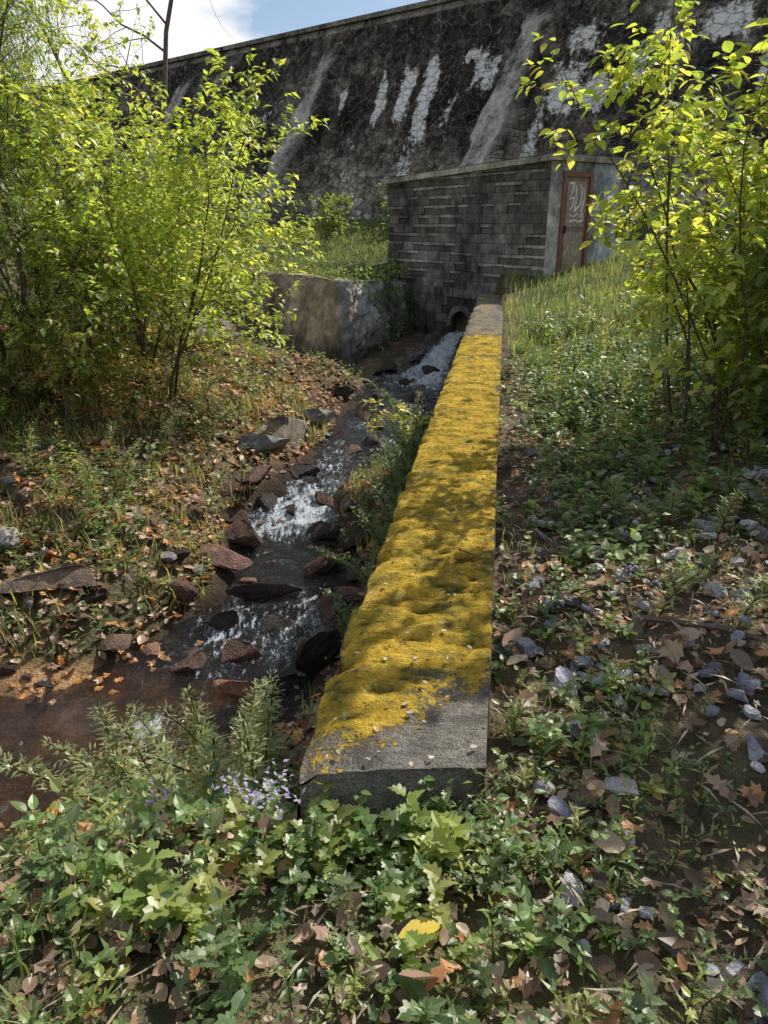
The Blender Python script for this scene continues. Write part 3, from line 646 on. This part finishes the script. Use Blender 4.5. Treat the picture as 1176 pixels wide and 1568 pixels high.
for (cx,cy,cz) in [(-.28,1.52,.02),(-.34,1.47,.0),(-.38,1.5,.02),(-.62,1.6,-.1),(.95,2.6,.1),(1.9,4.6,.3),(-.26,1.46,.02)]:
    n=26;p=np.array([cx,cy,cz])+rng.normal(0,.02,(n,3));fl.add(ovate,p,R(n,0,TAU),R(n,0,1),0,R(n,.012,.02),pal([(.42,.34,.66),(.55,.47,.72)],n))
fl.build("purple_aster_flowers",M_ground_leaf)

# ------------------------------------------------------------------ grass
gr=Cloud()
def grass(n,x0,x1,y0,y1,s0,s1,cond,cols,wide=1.):
    x,y=pts(n,x0,x1,y0,y1,cond);m_=len(x);s=R(m_,s0,s1)
    gr.add(blade,np.stack([x,y,H(x,y)-.01],1),R(m_,0,TAU),R(m_,-.15,.25),R(m_,-.2,.2),np.stack([s*wide,s,s],1),pal(cols,m_,.3))
gg=[(.22,.29,.09),(.17,.23,.07),(.31,.33,.14)]
gm_=[(.20,.25,.09),(.15,.20,.07),(.29,.28,.14),(.11,.15,.06)]
grass(24000,-9,2.5,15.5,30,.10,.26,lambda x,y:(y>yb(x)+.25)&(fbm(x*.8,y*.8,105,2)>.28),gm_,2.2)
grass(20000,1.5,9,6.5,17,.08,.22,lambda x,y:(x>xl(y)+WW+.02)&(fbm(x,y,101,2)>.3),gg+[(.34,.33,.16)],1.6)
grass(4000,.4,4,2,7,.06,.14,lambda x,y:(x>xl(y)+WW+.02)&(fbm(x*2,y*2,102,2)>.5),gg,1.2)
grass(9000,-5,0,3.8,11,.12,.3,lambda x,y:(x<xl(y)-.1)&(stream(x,y)[0]>.03)&(fbm(x*1.4,y*1.4,103,2)>.5),[(.30,.32,.12),(.42,.36,.18),(.22,.26,.09)],1.3)
grass(1500,-2.2,-.2,1.,2.8,.1,.2,lambda x,y:(x<xl(y)-.1)&(stream(x,y)[0]>.0)&(fbm(x*2,y*2,104,2)>.5),gg,1.)
gr.build("grass",M_ground_leaf)

# ------------------------------------------------------------------ shrubs and trees
def woody(name,base,stems,H_,spread,nb,nt_,nleaf,ls,cols,tm=ovate,r0=.03,seed=0,lean=(0,0),barkc=(.12,.09,.06),droop=0.,low=.25,blen=.42,tlen=.22,bare=False,mat=None,pit=(-.9,.6)):
    rs=np.random.default_rng(seed);par=empty(name);wood=Cloud();A=[];D=[]
    base=np.array([base[0],base[1],float(H(base[0],base[1]))-.05]) if len(base)==2 else np.array(base,float)
    def limb(p,d,L,r,lev,nseg=6):
        P=[p.copy()];d=d/np.linalg.norm(d)
        for i in range(nseg):
            d=d+rs.normal(0,.13 if lev==0 else .2,3)+np.array([0,0,.05-droop*lev]);d/=np.linalg.norm(d);P.append(P[-1]+d*L/nseg)
        P=np.array(P);rad=np.linspace(r,r*.25,len(P))
        tube(P,rad,np.array(barkc)*rs.uniform(.7,1.3),wood,6 if lev==0 else 4)
        def at(t): 
            q=t*nseg;i=min(int(q),nseg-1);return P[i]+(P[i+1]-P[i])*(q-i),P[i+1]-P[i]
        if lev<2:
            nc=nb if lev==0 else nt_
            for k in range(nc):
                t=low+(1-low)*(k+rs.random())/nc if lev==0 else .15+.85*(k+rs.random())/nc
                q,dd=at(min(t,1));dd=dd/np.linalg.norm(dd)
                sd=rs.normal(size=3);sd-=sd@dd*dd;sd/=np.linalg.norm(sd)
                nd_=dd*.55+sd*(.9 if lev==0 else 1.);L2=(H_*blen*(1.15-.75*t) if lev==0 else H_*tlen*(1.1-.5*t))*rs.uniform(.7,1.2)
                limb(q,nd_,L2,max(r*(1-.7*t)*.5,.003),lev+1,5 if lev==0 else 4)
        if lev>=1:
            k=nleaf if lev==2 else nleaf//2
            if rs.random()<.08:k=k//4
            t=rs.random(k)**.7
            i=np.minimum((t*nseg).astype(int),nseg-1);q=P[i]+(P[i+1]-P[i])*((t*nseg-i)[:,None])
            A.append(q+rs.normal(0,.25*ls,(k,3)));D.append(np.repeat([P[-1]-P[0]],k,0))
    for s in range(stems):
        a=s*TAU/stems+rs.random();sp=spread*rs.uniform(.3,1)
        limb(base+np.array([math.cos(a),math.sin(a),0])*.12*rs.random()*min(stems-1,3),np.array([math.cos(a)*sp+lean[0],math.sin(a)*sp+lean[1],1.]),H_*rs.uniform(.75,1.1),r0*rs.uniform(.6,1.1),0,8)
    wood.build("branches",M_bark,par,True)
    if not bare:
        A=np.concatenate(A);D=np.concatenate(D);n=len(A);fo=Cloud()
        yaw=np.arctan2(-D[:,0],D[:,1])+rs.normal(0,.9,n)
        c=pal(cols,n,.22);cl=fbm(A[:,0]*1.7+A[:,2],A[:,1]*1.7+A[:,2]*1.3,seed+200,2)
        c=np.clip(c*(.6+.8*cl)[:,None],0,.6)
        fo.add(tm,A,yaw,rs.uniform(pit[0],pit[1],n),rs.uniform(-.5,.5,n),ls*rs.uniform(.6,1.25,n),c)
        fo.build("foliage",mat or M_leaf,par)
    return par
YG=[(.40,.46,.10),(.33,.41,.09),(.48,.50,.14),(.25,.34,.075)]
DG=[(.16,.22,.07),(.12,.18,.06),(.22,.26,.10)]
MG_=[(.26,.32,.09),(.19,.26,.075)]
woody("leafy_shrub",(-3.0,9.8),9,3.8,.38,9,6,18,.105,YG,seed=1,lean=(.08,0),r0=.024,low=.12)
woody("leafy_shrub",(-3.7,10.8),8,4.1,.42,9,6,17,.11,YG,seed=2,lean=(.03,0),r0=.026,low=.12)
woody("leafy_shrub",(-4.0,9.2),7,2.4,.45,8,6,14,.10,YG+MG_,seed=3,r0=.020,low=.12)
woody("leafy_shrub",(-3.2,12.6),7,3.2,.40,8,6,14,.11,YG,seed=4,lean=(.0,0),r0=.022,low=.12)
woody("feathery_tree",(-4.75,9.4),4,5.4,.25,18,10,30,.085,DG+MG_,tm=narrow,seed=5,r0=.05,low=.05,blen=.3,tlen=.13,droop=.05,pit=(-1.2,.3))
woody("feathery_tree",(-6.6,11.2),3,7,.25,16,9,26,.11,DG+MG_,tm=narrow,seed=6,r0=.06,low=.05,blen=.3,tlen=.12,droop=.05,pit=(-1.2,.3))
woody("maple_tree",(-7.6,16.5),2,9.5,.2,12,7,14,.13,YG+[(.4,.36,.08)],seed=7,r0=.09,low=.3,blen=.33,tlen=.14)
woody("bare_tree",(-5.6,18.5),2,11,.16,11,8,3,.12,[(.35,.4,.08),(.4,.4,.1)],seed=8,r0=.08,low=.3,blen=.35,tlen=.15,barkc=(.16,.12,.09))
woody("leafy_shrub",(-5.6,8.2),7,2.4,.5,8,5,13,.09,DG+YG+[(.3,.18,.05)],seed=9,r0=.02,low=.1)
woody("leafy_shrub",(-4.7,7.8),6,1.4,.6,6,5,11,.08,YG+DG+[(.42,.22,.07)],seed=10,r0=.012,low=.1)
woody("leafy_shrub",(-3.6,8.6),6,1.2,.6,6,5,10,.07,MG_+[(.36,.33,.1),(.45,.22,.07)],seed=12,r0=.010,low=.1)
# right shrubs
woody("yellow_green_shrub",(2.15,4.9),7,2.5,.20,9,4,8,.078,YG+[(.48,.48,.14)],tm=ovate2,seed=21,r0=.013,low=.2,blen=.22,tlen=.12)
woody("yellow_green_shrub",(2.55,5.2),9,2.4,.24,11,6,9,.078,YG,tm=ovate2,seed=22,r0=.014,low=.08,blen=.25,tlen=.13)
woody("dark_green_shrub",(2.75,4.6),8,1.7,.32,8,6,9,.085,DG+MG_,tm=ovate2,seed=23,r0=.014,low=.08,blen=.3,tlen=.17)
woody("dark_green_shrub",(3.7,6.4),8,2.4,.4,9,6,11,.10,DG+MG_+YG[:1],seed=24,r0=.018,low=.08,blen=.35,tlen=.18)
woody("dark_green_shrub",(5.4,9.2),7,2.9,.4,8,5,13,.10,DG+YG[:1],seed=25,r0=.02,low=.1,blen=.35,tlen=.18)
woody("leafy_sapling",(2.5,4.0),3,3.5,.10,8,4,9,.125,YG,tm=ovate2,seed=26,r0=.014,low=.6,blen=.24,tlen=.11,lean=(-.12,-.04))
woody("leafy_shrub",(-1.6,25.5),6,1.5,.5,6,4,10,.13,MG_,seed=31,r0=.015,low=.1)
woody("leafy_shrub",(.6,24.5),6,1.2,.5,6,4,10,.13,DG,seed=32,r0=.015,low=.1)
woody("leafy_shrub",(.4,27.8),6,1.5,.6,6,4,10,.13,DG,seed=35,r0=.015,low=.1)
woody("yellow_weed",(.1,7.9),3,.8,.25,4,2,7,.08,[(.55,.52,.12)],seed=33,r0=.006,low=.5,tlen=.15)

tw=Cloud();tube([(.98,2.55,-.08),(1.25,2.42,-.05),(1.5,2.25,-.06),(1.85,2.1,-.03)],[.014,.012,.01,.006],(.17,.13,.10),tw);tube([(1.5,2.25,-.06),(1.7,2.35,-.01)],[.007,.003],(.17,.13,.10),tw)
tube([(.33,2.95,.03),(.42,2.85,.035),(.47,2.84,.03)],[.004,.004,.002],(.2,.12,.06),tw);tw.build("fallen_twigs",M_bark)

# ------------------------------------------------------------------ light
az=math.atan2(.72,.69);el=math.radians(46)
sd=Vector((math.sin(az)*math.cos(el),math.cos(az)*math.cos(el),math.sin(el)))
l=bpy.data.lights.new("sun","SUN");l.energy=5.0;l.angle=math.radians(.5);l.color=(1,.95,.87)
so=link(bpy.data.objects.new("sun",l));so.rotation_euler=sd.to_track_quat('Z','Y').to_euler()
w=bpy.data.worlds.new("World");scene.world=w;w.use_nodes=True;nt=w.node_tree;nt.nodes.clear()
sk=nt.nodes.new("ShaderNodeTexSky");sk.sky_type='NISHITA';sk.sun_disc=False;sk.sun_elevation=el;sk.sun_rotation=az
tc=nt.nodes.new("ShaderNodeTexCoord");mp_=nt.nodes.new("ShaderNodeMapping");mp_.inputs[3].default_value=(1,1,2.2);nt.links.new(tc.outputs['Generated'],mp_.inputs[0])
cl=noise(nt,mp_.outputs[0],2.0,7,.6);cf=ramp(nt,cl,[(.49,0.),(.60,1.)])
cm=mixc(nt,cf,sk.outputs[0],(8.8,8.8,8.8))
bg=nt.nodes.new("ShaderNodeBackground");bg.inputs[1].default_value=.12;nt.links.new(cm,bg.inputs[0])
wo=nt.nodes.new("ShaderNodeOutputWorld");nt.links.new(bg.outputs[0],wo.inputs[0])
# ------------------------------------------------------------------ camera
cd=bpy.data.cameras.new("camera");cd.sensor_fit='VERTICAL';cd.sensor_height=36;cd.lens=26;cd.clip_end=2000;cd.clip_start=.05
co=link(bpy.data.objects.new("camera",cd));co.location=(0,0,1.35);co.rotation_euler=(math.radians(90-21.2),0,0)
scene.camera=co
scene.view_settings.view_transform='Standard';scene.view_settings.look='None';scene.view_settings.exposure=0
